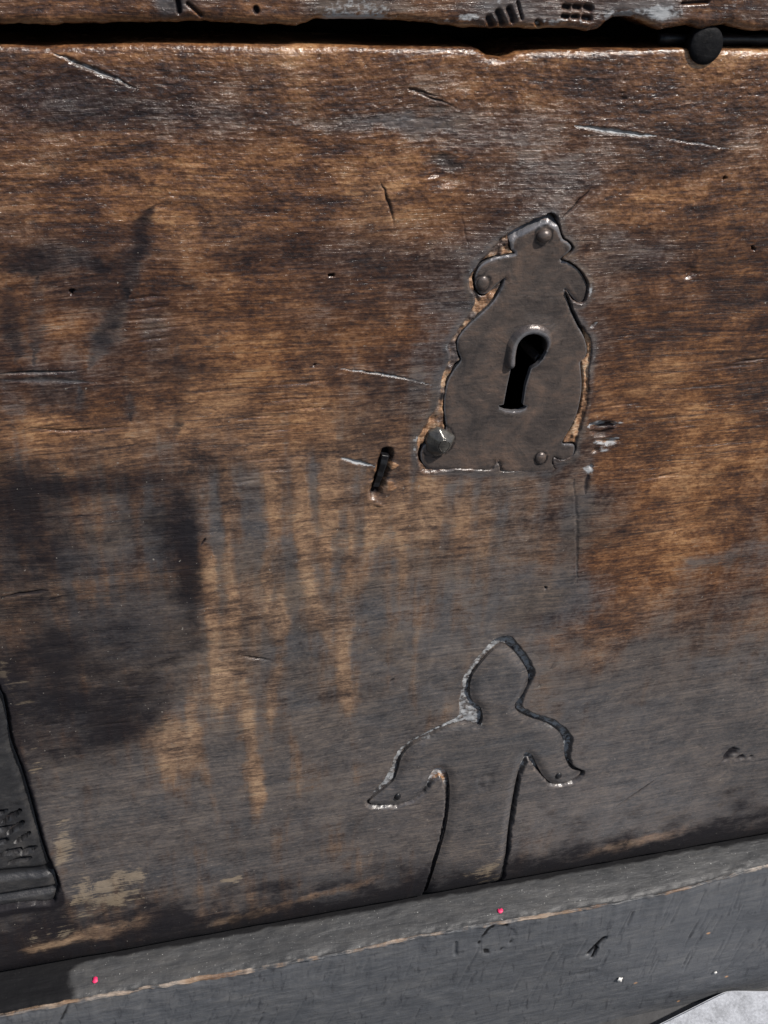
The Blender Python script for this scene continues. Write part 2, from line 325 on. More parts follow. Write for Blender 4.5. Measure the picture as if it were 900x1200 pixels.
# --- front board: one relief mesh
def front_board():
    vs = np.concatenate([np.arange(1060, 51, -1.12)])
    zr = np.array([P(450, v)[1] for v in vs]); zr = ZB + (zr - zr[0]) * (ZT - ZB) / (zr[-1] - zr[0])
    # visible span of every row, a little margin either side
    def span(z):
        a = b = None
        lo, hi = [], []
        for u, store in ((-25, lo), (925, hi)):
            x = 0.0; v0, v1 = -100., 1400.
            for _ in range(40):
                v = (v0 + v1) / 2
                if P(u, v)[1] > z: v0 = v
                else: v1 = v
            store.append(P(u, v)[0])
        return lo[0], hi[0]
    zs = np.linspace(ZB, ZT, 25); sp = np.array([span(z) for z in zs])
    xl = np.interp(zr, zs, sp[:, 0]); xr = np.interp(zr, zs, sp[:, 1])
    nc = 850; s = np.linspace(0, 1, nc)
    X = xl[:, None] + (xr - xl)[:, None] * s
    k = np.linspace(0, 1, 9)[:-1]
    X = np.concatenate([XL + (xl - XL)[:, None] * k, X, XR + (xr - XR)[:, None] * k[::-1]], 1)
    Z = np.repeat(zr[:, None], X.shape[1], 1)
    zt = np.interp(X, topz[:, 0], topz[:, 1])
    Z = Z + (zt - ZT) * sst(ZT - .03, ZT, Z)
    ZC = Z.mean(1); GX = X + .0006 * fbm(X, Z, .006, .004, 3, 77); GZ = Z + .0005 * fbm(X, Z, .006, .004, 3, 78)
    # domain warp so no traced edge stays clean
    wx = X + .0030 * fbm(X, Z, .02, .012, 4, 31) + .0014 * fbm(X, Z, .005, .0018, 3, 32)
    wz = Z + .0045 * fbm(X, Z, .02, .016, 4, 41) + .0014 * fbm(X, Z, .006, .0025, 3, 42)
    H = np.zeros_like(X)
    film = np.zeros_like(X); dark = np.zeros_like(X); raw = np.zeros_like(X); dust = np.zeros_like(X); warmth = np.full_like(X, .5); wear_glint = np.zeros_like(X); pale = np.zeros_like(X); streak = np.zeros_like(X); cool = np.zeros_like(X)
    def blob(F_, u, v, ru, rv, k, rot=0, soft=False):
        c = P(u, v); rx = abs(P(u + ru, v)[0] - P(u - ru, v)[0]) / 2; rz = abs(P(u, v + rv)[1] - P(u, v - rv)[1]) / 2
        rr_ = 1.3 * max(rx, rz) + .006; r0, r1 = np.searchsorted(ZC, (c[1] - rr_, c[1] + rr_))
        if r1 <= r0: return
        k0 = int(np.searchsorted(np.minimum(X[r0], X[r1 - 1]), c[0] - rr_)); k1 = int(np.searchsorted(np.maximum(X[r0], X[r1 - 1]), c[0] + rr_))
        k0, k1 = max(min(k0, np.searchsorted(X[r0], c[0] - rr_), np.searchsorted(X[r1 - 1], c[0] - rr_)) - 1, 0), max(k1, np.searchsorted(X[r0], c[0] + rr_), np.searchsorted(X[r1 - 1], c[0] + rr_)) + 1
        sl_ = np.s_[r0:r1, k0:k1]
        a = math.radians(rot); dx = wx[sl_] - c[0]; dz = wz[sl_] - c[1]
        p = (dx * math.cos(a) + dz * math.sin(a)) / rx; q = (-dx * math.sin(a) + dz * math.cos(a)) / rz
        d = np.sqrt(p * p + q * q); F_[sl_] += k * ((1 - sst(.0, 1.3, d)) if soft else (1 - sst(.25, 1.35, d)))
    def stroke(F_, pts, w, k, soft=1.0, taper=True):
        d, t = dline(catmull(PP(pts), 5, False), wx, wz)
        ww = w * (np.clip(np.sin(np.pi * np.clip(t * .96 + .02, 0, 1)), .15, 1) if taper else 1)
        F_ += k * (1 - sst(ww * (1 - .7 * soft), ww * (1 + .4 * soft), d))
    def groove(pts, w, depth, taper=True, sm=True):
        d, t = dline(catmull(PP(pts), 5, False) if sm else PP(pts), GX, GZ, .01)
        ww = w * (np.clip(np.sin(np.pi * np.clip(t * .96 + .02, 0, 1)), .12, 1) if taper else 1)
        g = 1 - sst(0, 1, d / ww)
        return g * depth * (ww / w if taper else 1), g
    # ---- colour patches
    vz = np.interp(Z[:, 0], [P(450, q)[1] for q in (1060, 950, 850, 750, 650, 550, 400, 200, 55)], [.74, .84, .72, .50, .34, .24, .16, .15, .22])[:, None]  # grey film thickens downward, part of it a painted grey sheen
    film += vz + .30 * fbm(X, Z, .05, .035, 5, 5) + .55 * fbm(X, Z, .0075, .060, 4, 9) * sst(P(450, 300)[1], P(450, 560)[1], Z) * (1 - sst(.02, .12, X) * .6)
    for b in [(600, 420, 125, 195, .52), (560, 680, 110, 110, .22), (675, 620, 20, 100, .5), (640, 900, 240, 120, .18), (820, 890, 130, 100, .3), (130, 950, 130, 90, .18), (125, 690, 130, 160, .25),
              (300, 620, 20, 55, .45), (278, 665, 13, 40, .4), (345, 690, 24, 60, .5), (345, 770, 24, 50, .5), (312, 765, 15, 40, .4), (265, 885, 24, 55, .55), (320, 895, 18, 40, .45), (432, 790, 18, 90, .45), (395, 640, 11, 55, .5),
              (470, 790, 26, 60, .4), (440, 690, 18, 70, .4), (285, 560, 18, 35, .4), (368, 560, 11, 60, .4), (250, 600, 13, 70, .5), (418, 600, 12, 60, .4), (520, 780, 30, 50, .35), (370, 830, 30, 50, .35),
              (385, 590, 10, 110, -.45), (404, 745, 10, 90, -.40), (415, 835, 11, 45, -.48), (356, 640, 10, 80, -.40), (330, 735, 9, 75, -.40), (374, 715, 8, 65, -.45, 14), (292, 870, 14, 80, -.42), (250, 730, 9, 100, -.40), (256, 830, 16, 45, -.42), (275, 720, 7, 60, -.4), (312, 670, 7, 70, -.4), (432, 640, 8, 60, -.35), (225, 860, 8, 50, -.4), (320, 850, 8, 60, -.35), (470, 640, 9, 60, -.3), (200, 880, 24, 50, -.3), (450, 600, 30, 60, -.2), (500, 590, 40, 40, -.2),
              (265, 800, 18, 26, -.5), (305, 935, 10, 45, -.4), (320, 600, 10, 60, -.35), (200, 870, 40, 40, -.3), (565, 620, 14, 50, -.3), (540, 620, 12, 40, -.25), (740, 700, 60, 50, -.25), (720, 760, 40, 40, -.3),
              (200, 135, 280, 26, .12), (440, 146, 110, 12, .5), (85, 118, 110, 30, .12), (60, 315, 80, 55, .2), (40, 455, 60, 60, .3), (130, 390, 30, 60, .25), (182, 385, 24, 40, .3), (520, 190, 26, 11, .6), (660, 180, 130, 60, .12),
              (820, 460, 120, 140, -.40), (840, 560, 100, 80, -.40), (800, 650, 110, 60, -.25), (300, 470, 110, 70, -.25), (250, 230, 200, 50, -.2), (60, 500, 60, 22, -.3), (780, 250, 110, 60, -.1), (560, 150, 90, 25, .25), (760, 300, 60, 30, .3), (820, 620, 14, 60, .3), (690, 700, 40, 30, .3), (850, 650, 60, 12, .35, 8),
              (760, 760, 60, 12, .3, 8), (700, 800, 60, 26, .3), (600, 740, 50, 60, .3), (500, 940, 90, 60, .12), (640, 820, 30, 26, -.15), (730, 850, 60, 20, -.15), (430, 860, 60, 30, .3), (190, 760, 50, 60, .3)]:
        blob(film, *b)
        if b[4] < 0 and b[0] < 600 and b[1] > 560: bb = list(b); bb[4] = -b[4] * .55; bb[2] *= 1.5; blob(warmth, *bb)
    for st in [([(178, 235), (160, 290), (150, 345)], .0055, .6), ([(150, 340), (125, 390), (105, 430)], .0045, .5), ([(90, 455), (98, 500)], .003, .5), ([(0, 312), (70, 300), (128, 318)], .006, .4), ([(205, 400), (215, 450), (205, 520)], .004, .5),
               ([(10, 330), (20, 420)], .004, .4), ([(45, 320), (40, 420)], .003, .4), ([(150, 460), (155, 500)], .003, .5), ([(690, 760), (640, 740)], .005, .3)]:
        stroke(film, st[0], st[1] * 1.2, st[2] * .45); stroke(dark, st[0], st[1] * 1.3, st[2] * .8)
    dark += .05 + .30 * fbm(X, Z, .035, .02, 5, 15)
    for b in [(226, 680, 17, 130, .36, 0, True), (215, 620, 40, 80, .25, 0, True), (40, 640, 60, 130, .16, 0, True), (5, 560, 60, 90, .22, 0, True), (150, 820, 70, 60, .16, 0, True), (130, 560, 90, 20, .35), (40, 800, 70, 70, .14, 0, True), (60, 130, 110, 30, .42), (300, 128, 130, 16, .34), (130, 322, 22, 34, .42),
              (165, 270, 13, 50, .4, -12), (180, 385, 22, 38, .38), (120, 385, 26, 50, .3), (60, 305, 60, 22, .3), (20, 295, 40, 40, .3), (20, 400, 30, 80, .25), (150, 880, 50, 50, .12, 0, True), (90, 900, 100, 100, .12, 0, True), (30, 960, 40, 80, .3), (60, 790, 140, 150, .20, 0, True), (300, 270, 40, 10, .25), (530, 180, 30, 26, .2),
              (850, 345, 60, 10, .35), (790, 380, 60, 20, .25), (850, 420, 60, 14, .3), (800, 460, 60, 12, .25), (870, 480, 50, 9, .3), (840, 600, 60, 10, .35, 10), (790, 580, 50, 12, .25), (720, 330, 40, 30, .15), (880, 890, 60, 60, .12), (860, 660, 40, 10, .3), (310, 540, 30, 12, .2),
              (500, 130, 40, 10, .25), (760, 120, 150, 14, .12), (700, 640, 40, 24, .2), (430, 350, 16, 26, .3), (400, 170, 60, 6, .2), (245, 330, 30, 40, .1), (350, 380, 30, 20, .12)]:
        blob(dark, *b)
    # the foot of the board: dark brown band with the gap's shade painted in, ragged, some bare streaks above it
    db = Z - ZB
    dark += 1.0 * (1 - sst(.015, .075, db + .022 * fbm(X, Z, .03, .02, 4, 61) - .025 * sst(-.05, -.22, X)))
    for b in [(740, 990, 70, 9, .55, 7), (560, 1028, 40, 6, .3, 7), (290, 1075, 60, 7, .4, 7), (110, 1096, 80, 10, .3, 7), (60, 1106, 40, 7, .3), (390, 1045, 60, 5, .3, 7)]:
        blob(warmth, *b); bb = list(b); bb[4] = -.5; blob(film, *bb); bb[4] = -.35; blob(dark, *bb)
    warmth += .35 * fbm(X, Z, .06, .03, 4, 91)
    for b in [(840, 540, 90, 70, .6), (820, 440, 100, 70, .35), (800, 650, 100, 60, .3), (280, 240, 160, 70, .25), (300, 480, 120, 70, .3), (60, 500, 60, 20, .35), (70, 390, 40, 40, .3), (760, 240, 110, 40, .2), (230, 300, 20, 30, .35), (450, 230, 60, 50, .25), (350, 640, 120, 100, .2), (450, 80, 450, 30, .1), (720, 700, 90, 80, .2)]:
        blob(warmth, *b)
    for b in [(140, 1038, 55, 22, .62), (150, 1030, 26, 10, .3), (115, 1060, 40, 14, .35), (270, 1031, 18, 4, .7), (75, 985, 16, 24, .35), (120, 1003, 10, 4, .5), (40, 905, 16, 30, .3), (70, 1000, 14, 16, .4), (62, 1095, 50, 12, .3), (170, 1050, 40, 10, .25)]:
        blob(dust, *b)
    pale += np.interp(Z[:, 0], [P(450, q)[1] for q in (900, 720, 560, 400)], [1, 1, .7, 0])[:, None] * (1 - .95 * sst(.07, .13, X) * sst(P(800, 800)[1], P(800, 690)[1], Z)) + .3 * fbm(X, Z, .04, .03, 3, 93)
    warmth += .30 * np.clip(pale, 0, 1)
    blob(streak, 830, 480, 150, 190, 1.0, 0, True); blob(streak, 300, 480, 120, 80, .6, 0, True)
    cool += np.interp(Z[:, 0], [P(450, q)[1] for q in (1000, 880, 700)], [.85, .8, 0])[:, None]  # blue-grey sheen of the lower board painted as a cool tone
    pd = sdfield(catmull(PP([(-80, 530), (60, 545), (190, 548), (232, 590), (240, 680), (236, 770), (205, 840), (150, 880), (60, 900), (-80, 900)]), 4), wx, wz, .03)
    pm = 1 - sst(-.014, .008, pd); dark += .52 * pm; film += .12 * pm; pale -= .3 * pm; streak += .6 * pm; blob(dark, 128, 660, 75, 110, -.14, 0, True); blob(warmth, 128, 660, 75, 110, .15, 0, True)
    # ---- relief
    H += .00075 * fbm(X, Z, .07, .04, 3, 1) + .00034 * fbm(X, Z, .022, .014, 4, 2) + .00007 * fbm(X, Z, .012, .0025, 4, 3)
    # crackled, pitted skin of the upper part
    pit = fbm(X, Z, .0035, .0022, 3, 8); up = sst(P(450, 420)[1], P(450, 120)[1], Z)
    H += (.00005 + .00020 * up) * pit
    # long saw and plane marks
    for i, (u, v) in enumerate([(330, 470), (360, 480), (300, 490), (330, 505), (350, 450), (170, 350), (175, 362), (180, 374), (185, 386), (180, 398), (180, 410), (720, 690), (760, 720), (700, 740), (280, 760), (260, 790), (260, 840), (150, 805), (150, 820), (130, 850), (60, 850), (300, 540), (320, 552), (290, 565), (860, 430), (830, 452), (800, 500), (850, 520), (770, 560)]):
        L = 20 + 25 * ((i * 37) % 10) / 10
        h, g = groove([(u - L, v + 3), (u, v - 1), (u + L, v - 4)], .0012, .00045); H -= h
    # splits, scratches and dents
    def cut(pts, w, depth, dk=.8, rw=0.0, fl=0.0, lip=0.0):
        nonlocal H, dark, raw, film, wear_glint
        h, g = groove(pts, w, depth); H = H - h; dark = dark + dk * g; wear_glint = wear_glint + 2.0 * rw * sst(0, .6, g); film = film + fl * g  # bare scratches, paled further to paint their lit lips
        if lip:
            h2, g2 = groove(pts, w * 2.6, lip); H = H + h2 - h2 * g
    cut([(692, 220), (676, 238), (654, 258)], .0011, .0016, .9)
    cut([(446, 212), (452, 228), (458, 246), (463, 270)], .0010, .0012, .8)
    cut([(58, 60), (90, 74), (125, 88), (162, 105)], .0016, .0008, -.3, .25, .5, .0003)
    cut([(390, 431), (430, 436), (470, 442), (512, 452)], .0009, .0006, -.3, .30, .5, .0003)
    cut([(672, 147), (700, 151), (735, 156), (772, 160)], .0018, .0009, -.3, .35, .5, .0003)
    cut([(770, 161), (810, 167), (862, 176)], .0010, .0005, -.2, .25)
    cut([(398, 537), (418, 542), (440, 547)], .0018, .0010, -.3, .45, .3)
    cut([(0, 438), (40, 436), (95, 436)], .0010, .0011, .6, 0, .4)
    cut([(0, 446), (50, 445), (110, 448)], .0020, .0004, .2, 0, .4)
    cut([(20, 500), (90, 505), (160, 498)], .0010, .0008, .5)
    cut([(280, 768), (300, 772), (318, 774)], .0014, .0012, .7)
    cut([(700, 378), (690, 384)], .0020, .0008, -.3, .3); cut([(820, 545), (770, 560), (700, 570)], .0008, .0005, .4)
    cut([(672, 560), (676, 620), (676, 690)], .0016, .0006, .4, 0, .4)
    cut([(770, 912), (745, 930), (718, 948)], .0016, .0007, .5); cut([(240, 630), (236, 640)], .0012, .0012, .8)
    cut([(0, 700), (60, 690)], .0016, .0010, .5); cut([(855, 425), (900, 420)], .0010, .0008, .5); cut([(455, 800), (462, 795)], .0014, .0010, .7)
    cut([(540, 245), (550, 300)], .0006, .0004, .2); cut([(760, 470), (690, 480)], .0007, .0004, .3); cut([(520, 115), (480, 104), (540, 128)], .0010, .0010, .6)
    for u, v, r, dp in [(387, 326, .0014, .005), (848, 208, .0014, .004), (809, 322, .004, .0010), (728, 114, .003, .0010), (370, 430, .0010, .002), (880, 290, .0012, .003), (640, 690, .001, .002), (555, 905, .001, .001), (520, 200, .009, .0012), (85, 342, .0012, .002)]:
        c = P(u, v); d = np.hypot(wx - c[0], wz - c[1]); g = 1 - sst(.35, 1.1, d / r); H -= g * dp; dark += g * (1.0 if dp > .0015 else .1)
    # bruise with a hole at the right
    for u, v, r in [(858, 882, .005), (866, 890, .004), (880, 888, .003), (852, 888, .004)]:
        c = P(u, v); d = np.hypot((wx - c[0]) * .8, wz - c[1]) ; g = 1 - sst(.2, 1.1, d / r); H -= g * .0018; dark += g * .8
    c = P(868, 845); H += .0016 * np.exp(-(((X - c[0]) / .022) ** 2 + ((Z - c[1]) / .018) ** 2))
    # gouged splinters right of the plate
    for u_, v_, k_ in [(697, 497, 1.0), (722, 496, .7), (700, 517, .7), (718, 517, .8), (706, 526, .6), (693, 548, .9), (704, 500, .4)]:
        c = P(u_, v_); wear_glint += k_ * np.exp(-((wx - c[0]) / .0045) ** 2 - ((wz - c[1]) / .0022) ** 2)
    for pts, w, dp, rw in [([(688, 496), (705, 499), (726, 497)], .0040, .0035, .2), ([(690, 504), (706, 508), (720, 502)], .0035, .0030, .1), ([(698, 516), (712, 518), (728, 516)], .0032, .0020, .75), ([(693, 530), (704, 526)], .0028, .0016, .5), ([(690, 548), (696, 546)], .0026, .0016, .8), ([(692, 497), (704, 497)], .0024, -.0014, 1.0), ([(716, 496), (726, 497)], .0018, -.0008, .7), ([(690, 555), (686, 580)], .003, .0008, 0)]:
        h, g = groove(pts, w, dp); H -= h; raw += g * rw; dark += g * (.7 if rw < .3 else -.4)
    # slot of the broken staple
    h, g = groove([(453, 532), (447, 556), (440, 578)], .0048, .006, False, False); H -= h; dark += .9 * sst(.35, .8, g)
    for u, v, r, k in [(442, 546, .0030, .7), (462, 543, .0030, .9), (458, 568, .0038, .9), (440, 563, .0020, .5), (444, 590, .0030, .35), (448, 592, .0024, .4), (434, 565, .0040, .3)]:
        c = P(u, v); d = np.hypot(wx - c[0], wz - c[1]); g = 1 - sst(.3, 1.2, d / r); raw += g * k; H += g * .0006
    # recess of the keyhole plate, its chipped margin
    sp_ = sdfield(PLATE, X, Z); sc_ = np.minimum(sdfield(CHIP, wx * .35 + X * .65, wz * .35 + Z * .65), sdfield(CHIPR, X, Z))
    rag = .0005 * fbm(X, Z, .004, .004, 3, 51)
    H += .0014 * np.exp(-np.clip(np.minimum(sp_, sc_), 0, 1) / .007) * sst(P(570, 572)[1], P(570, 525)[1], Z)
    mg = .0001 + .0009 * sst(-.25, .45, fbm(X, Z, .022, .022, 3, 50)) - .0014 * (1 - sst(P(570, 550)[1], P(570, 532)[1], Z)); rec = 1 - sst(-.0002, .0006, sp_ - mg + rag); chip = (1 - sst(-.0006, .0012, sc_ + rag)) * (1 - rec)
    H = H * (1 - rec) - .0034 * rec
    H -= chip * (.0016 + .0012 * fbm(X, Z, .004, .005, 3, 52))
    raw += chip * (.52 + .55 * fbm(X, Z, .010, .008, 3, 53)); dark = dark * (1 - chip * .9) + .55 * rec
    dark += .45 * chip * sst(.05, .5, fbm(X, Z, .005, .004, 3, 54)) * 1.2
    rim = np.exp(-((np.minimum(sp_, sc_) - .0018) / .0017) ** 2); film += .3 * rim; wear_glint += .52 * rim * sst(-.35, .25, fbm(X, Z, .012, .012, 2, 64)) * sst(P(600, 545)[1], P(600, 520)[1], Z) * sst(-.1, .4, fbm(X, Z, .015, .015, 2, 55))  # pale glints painted along the rim
    raw += .55 * (1 - sst(-.0006, .0006, sdfield(CHIPR, X, Z))) * (1 - rec)
    # recess of the figure: groove of uneven width, rough floor
    sf = sdfield(FIGURE, X, Z)
    wd = .0001 + .0007 * sst(-.2, .5, fbm(X, Z, .03, .03, 3, 56))
    gx0, gx1 = P(545, 1000)[0], P(600, 1000)[0]
    for pts, add in [([G(150, 540), G(215, 420), G(300, 365), G(420, 315)], .0062), ([G(415, 280), G(425, 180), G(480, 105), G(532, 68)], .0062), ([G(532, 68), G(590, 100), G(625, 170)], .0040), ([G(575, 280), G(690, 330), G(742, 385)], .0048), ([G(300, 500), G(335, 480)], .004), ([G(610, 440), G(625, 430)], .003), ([G(352, 480), G(352, 560), G(320, 740), G(285, 900)], .0034), ([G(600, 470), G(570, 570), G(548, 740)], .0020), ([G(650, 470), G(690, 525)], .0010), ([G(95, 590), G(165, 520)], .0024), ([G(745, 400), G(752, 465), G(795, 492)], .0022), ([G(425, 260), G(465, 330)], .004)]:
        d, t = dline(PP(pts), X, Z); wd = wd + add * np.exp(-(d / .010) ** 2)
    thin = np.exp(-((X - P(*G(612, 225))[0]) / .006) ** 2 - ((Z - P(*G(612, 225))[1]) / .012) ** 2); wd *= 1 - .8 * thin
    rag2 = .0013 * fbm(X, Z, .006, .006, 4, 57)
    gr = 1 - sst(-.0009, .0006, sf - wd + rag2)
    body = 1 - sst(-.0012, .0, sf)
    H -= gr * (.0042 + .0006 * fbm(X, Z, .003, .003, 2, 58) * (1 - body))
    ring = gr * (1 - sst(-.001, .0, -sf))
    dark += .35 * ring * sst(.0, .5, fbm(X, Z, .004, .004, 3, 60)) + .75 * ring * np.exp(-((sf - .0004) / .0011) ** 2); film += .5 * ring; hb = sst(P(500, 940)[1], P(500, 912)[1], Z); wear_glint += ring * (.58 + .3 * fbm(X, Z, .006, .006, 2, 63)) * (.25 + .75 * hb); dark += .5 * ring * (1 - hb); wear_glint += .35 * np.exp(-((sf - wd - .0004) / .0009) ** 2) * sst(-.3, .3, fbm(X, Z, .02, .02, 2, 59)) * sst(P(500, 905)[1], P(500, 875)[1], Z)  # groove's lit rim painted pale, its shaded inner line dark
    for q in (G(318, 508), G(330, 515)):
        c = P(*q); raw += .7 * np.exp(-((X - c[0]) / .005) ** 2 - ((Z - c[1]) / .010) ** 2) * gr
    # recess of the carved strap end
    ss_ = sdfield(STRAP, X, Z); r3 = 1 - sst(-.001, .0012, ss_ - .0015 + .0035 * (1 - sst(P(30, 1060)[1], P(30, 1040)[1], Z)) + rag); H -= .0045 * r3; dark += .6 * r3 + 1.2 * np.exp(-((ss_ - .0012) / .0022) ** 2); kb = 1 - np.exp(-(np.maximum(ss_ - .001, 0) / .004) ** 2) * (ss_ < .5); dust *= kb; raw *= kb; wear_glint *= kb
    lipS = np.exp(-((ss_ - .012) / .012) ** 2); dust += .22 * lipS; H += .0012 * np.exp(-np.clip(ss_, 0, 1) / .01) * (1 - r3)
    # ---- long edges: rounded top, round nosed foot
    dt = zt - Z
    ra = .0034 + .0018 * fbm(X, X * 0, .05, 1, 3, 67); yoff = ra * (1 - np.sqrt(np.clip(1 - (1 - np.clip(dt / ra, 0, 1)) ** 2, 0, 1)))
    yoff += foot(Z)
    dark += .9 * (1 - sst(.004, .020, db)); warmth += .25 * (1 - sst(.002, .010, dt)); film -= .3 * (1 - sst(.002, .012, dt)); raw += .10 * (1 - sst(.0, .004, dt)) * sst(-.1, .3, fbm(X, Z, .05, .02, 2, 66))  # foot darkened again with painted gap shade
    Y = yoff - H
    nr, ncol = X.shape
    # close over the top and under the foot
    back = .045
    def extra(i, y): return X[i][None], np.full((1, ncol), y), Z[i][None]
    tx = [extra(-1, .012), extra(-1, back)]; bx = [extra(0, back)]
    X2 = np.concatenate([bx[0][0], X, tx[0][0], tx[1][0]]); Y2 = np.concatenate([bx[0][1], Y, tx[0][1], tx[1][1]]); Z2 = np.concatenate([bx[0][2], Z, tx[0][2], tx[1][2]])
    ext = lambda A: np.concatenate([A[:1], A, A[-1:], A[-1:]])
    co = np.stack([X2, Y2, Z2], -1).reshape(-1, 3)
    f = gridfaces(*X2.shape)
    cen = co[f].mean(1)[:, [0, 2]]
    near = (np.abs(cen[:, 0] - HOLE[:, 0].mean()) < .05) & (np.abs(cen[:, 1] - HOLE[:, 1].mean()) < .06)
    kill = np.zeros(len(f), bool); kill[near] = sdpoly(HOLE, cen[near]) < .0022
    f = f[~kill]
    me = mesh_np('front_board', co, f, True, dict(film=ext(film), dark=ext(dark), raw=ext(raw), dust=ext(dust), warmth=ext(warmth), wear_glint=ext(wear_glint), pale=ext(pale), streak=ext(streak), cool=ext(cool), pebble=ext(up + 0 * X)))
    return link('front_board', me, WOOD, chest)
board = front_board()

# --- lid: ragged lower edge, punched marks, runs back over the chest
def lid():
    x = np.concatenate([np.linspace(XL - .02, -.2, 12)[:-1], np.arange(-.2, .2, .0005), np.linspace(.2, XR + .02, 12)])
    zb = np.interp(x, lidz[:, 0], lidz[:, 1]) + .0005 * fbm(x, x * 0, .006, 1, 3, 71)
    hh = np.concatenate([np.linspace(0, .030, 62), np.linspace(.034, .06, 8)])
    X = np.repeat(x[None], len(hh), 0); Z = zb[None] * (1 - sst(.01, .04, hh))[:, None] + np.median(zb) * sst(.01, .04, hh)[:, None] + hh[:, None]
    hh2 = np.repeat(hh[:, None], len(x), 1)
    H = .0006 * fbm(X, Z, .05, .03, 3, 72) + .0004 * fbm(X, Z, .012, .008, 4, 73) + .0001 * fbm(X, Z, .01, .002, 3, 74)
    film = .30 + .35 * fbm(X, Z, .04, .02, 4, 75); dark = .05 + .2 * fbm(X, Z, .02, .012, 4, 76); raw = np.zeros_like(X); warmth = .7 + .3 * fbm(X, Z, .05, .03, 3, 79); dust = np.zeros_like(X)
    Lp = lambda pts: PP(pts, -.004)
    def b(Fd, u, v, ru, rv, k):
        c = P(u, v, -.004); rx = ru * .00042; rz = rv * .00045
        d = np.hypot((X - c[0]) / rx, (Z - c[1]) / rz); Fd += k * (1 - sst(.4, 1.3, d))
    for a in [(410, 8, 55, 16, .5), (200, 6, 16, 14, .5), (600, 10, 60, 14, .4), (760, 10, 60, 14, .45), (830, 8, 40, 14, -.2), (100, 12, 90, 14, -.2), (300, 14, 60, 12, -.2)]: b(film, *a)
    for a in [(205, 10, 8, 14, .5), (245, 18, 6, 6, .5), (300, 12, 4, 4, .8), (215, 4, 4, 16, .4), (150, 2, 4, 14, .3)]: b(dark, *a)
    for (u0, v0), (u1, v1), w in [((573, 22), (578, 30), .0022), ((584, 15), (590, 28), .0022), ((597, 11), (602, 24), .0020), ((607, 2), (612, 22), .0007), ((662, 8), (667, 9), .0017), ((674, 8), (680, 9), .0017), ((687, 8), (692, 10), .0019), ((660, 19), (666, 20), .0014), ((672, 20), (677, 20), .0014), ((685, 21), (691, 22), .0018), ((630, 26), (634, 30), .0016), ((300, 10), (301, 13), .0014), ((208, 0), (210, 14), .0012), ((220, 4), (236, 18), .0010), ((800, 4), (830, 2), .001)]:
        d, t = dline(Lp([(u0, v0), (u1, v1)]), X, Z); g = 1 - sst(.2, 1, d / w); H -= g * .0022; dark += g * .8
    wear_glint = np.zeros_like(X)
    for a in [(412, 12, 50, 12, .5), (420, 22, 45, 3, .5), (715, 18, 26, 7, .55), (760, 16, 30, 8, .5), (660, 26, 40, 5, .45), (550, 20, 16, 4, .6), (790, 12, 30, 10, .4), (520, 25, 20, 3, .4), (860, 10, 25, 10, .3), (600, 5, 60, 8, .3)]: b(wear_glint, *a)  # worn spots and cool glare painted pale on the lid
    edge = 1 - sst(.0, .004, hh2 + .0014 * fbm(X, Z, .02, .02, 2, 80))
    warmth += .8 * edge; film -= .8 * edge; raw += .45 * edge * sst(-.3, .3, fbm(X, Z, .03, .03, 3, 81)); dark -= .2 * edge
    Y = -.004 - H + .0045 * (1 - np.sqrt(np.clip(1 - (1 - np.clip(hh2 / .0045, 0, 1)) ** 2, 0, 1)))
    n = len(x)
    rowsX = np.concatenate([X[:1], X[:1], X, X[-1:]]); rowsY = np.concatenate([np.full((1, n), .44), np.full((1, n), .012), Y, np.full((1, n), .44)])
    rowsZ = np.concatenate([Z[:1] * 0 + np.median(zb), Z[:1], Z, Z[-1:]])
    ext = lambda A: np.concatenate([A[:1], A[:1], A, A[-1:]])
    co = np.stack([rowsX, rowsY, rowsZ], -1).reshape(-1, 3)
    me = mesh_np('lid', co, gridfaces(*rowsX.shape), True, dict(film=ext(film), dark=ext(dark), raw=ext(raw), dust=ext(dust), warmth=ext(warmth), wear_glint=ext(wear_glint), pebble=ext(0 * X + .6)))
    return link('lid', me, WOOD, chest)
lid_o = lid()

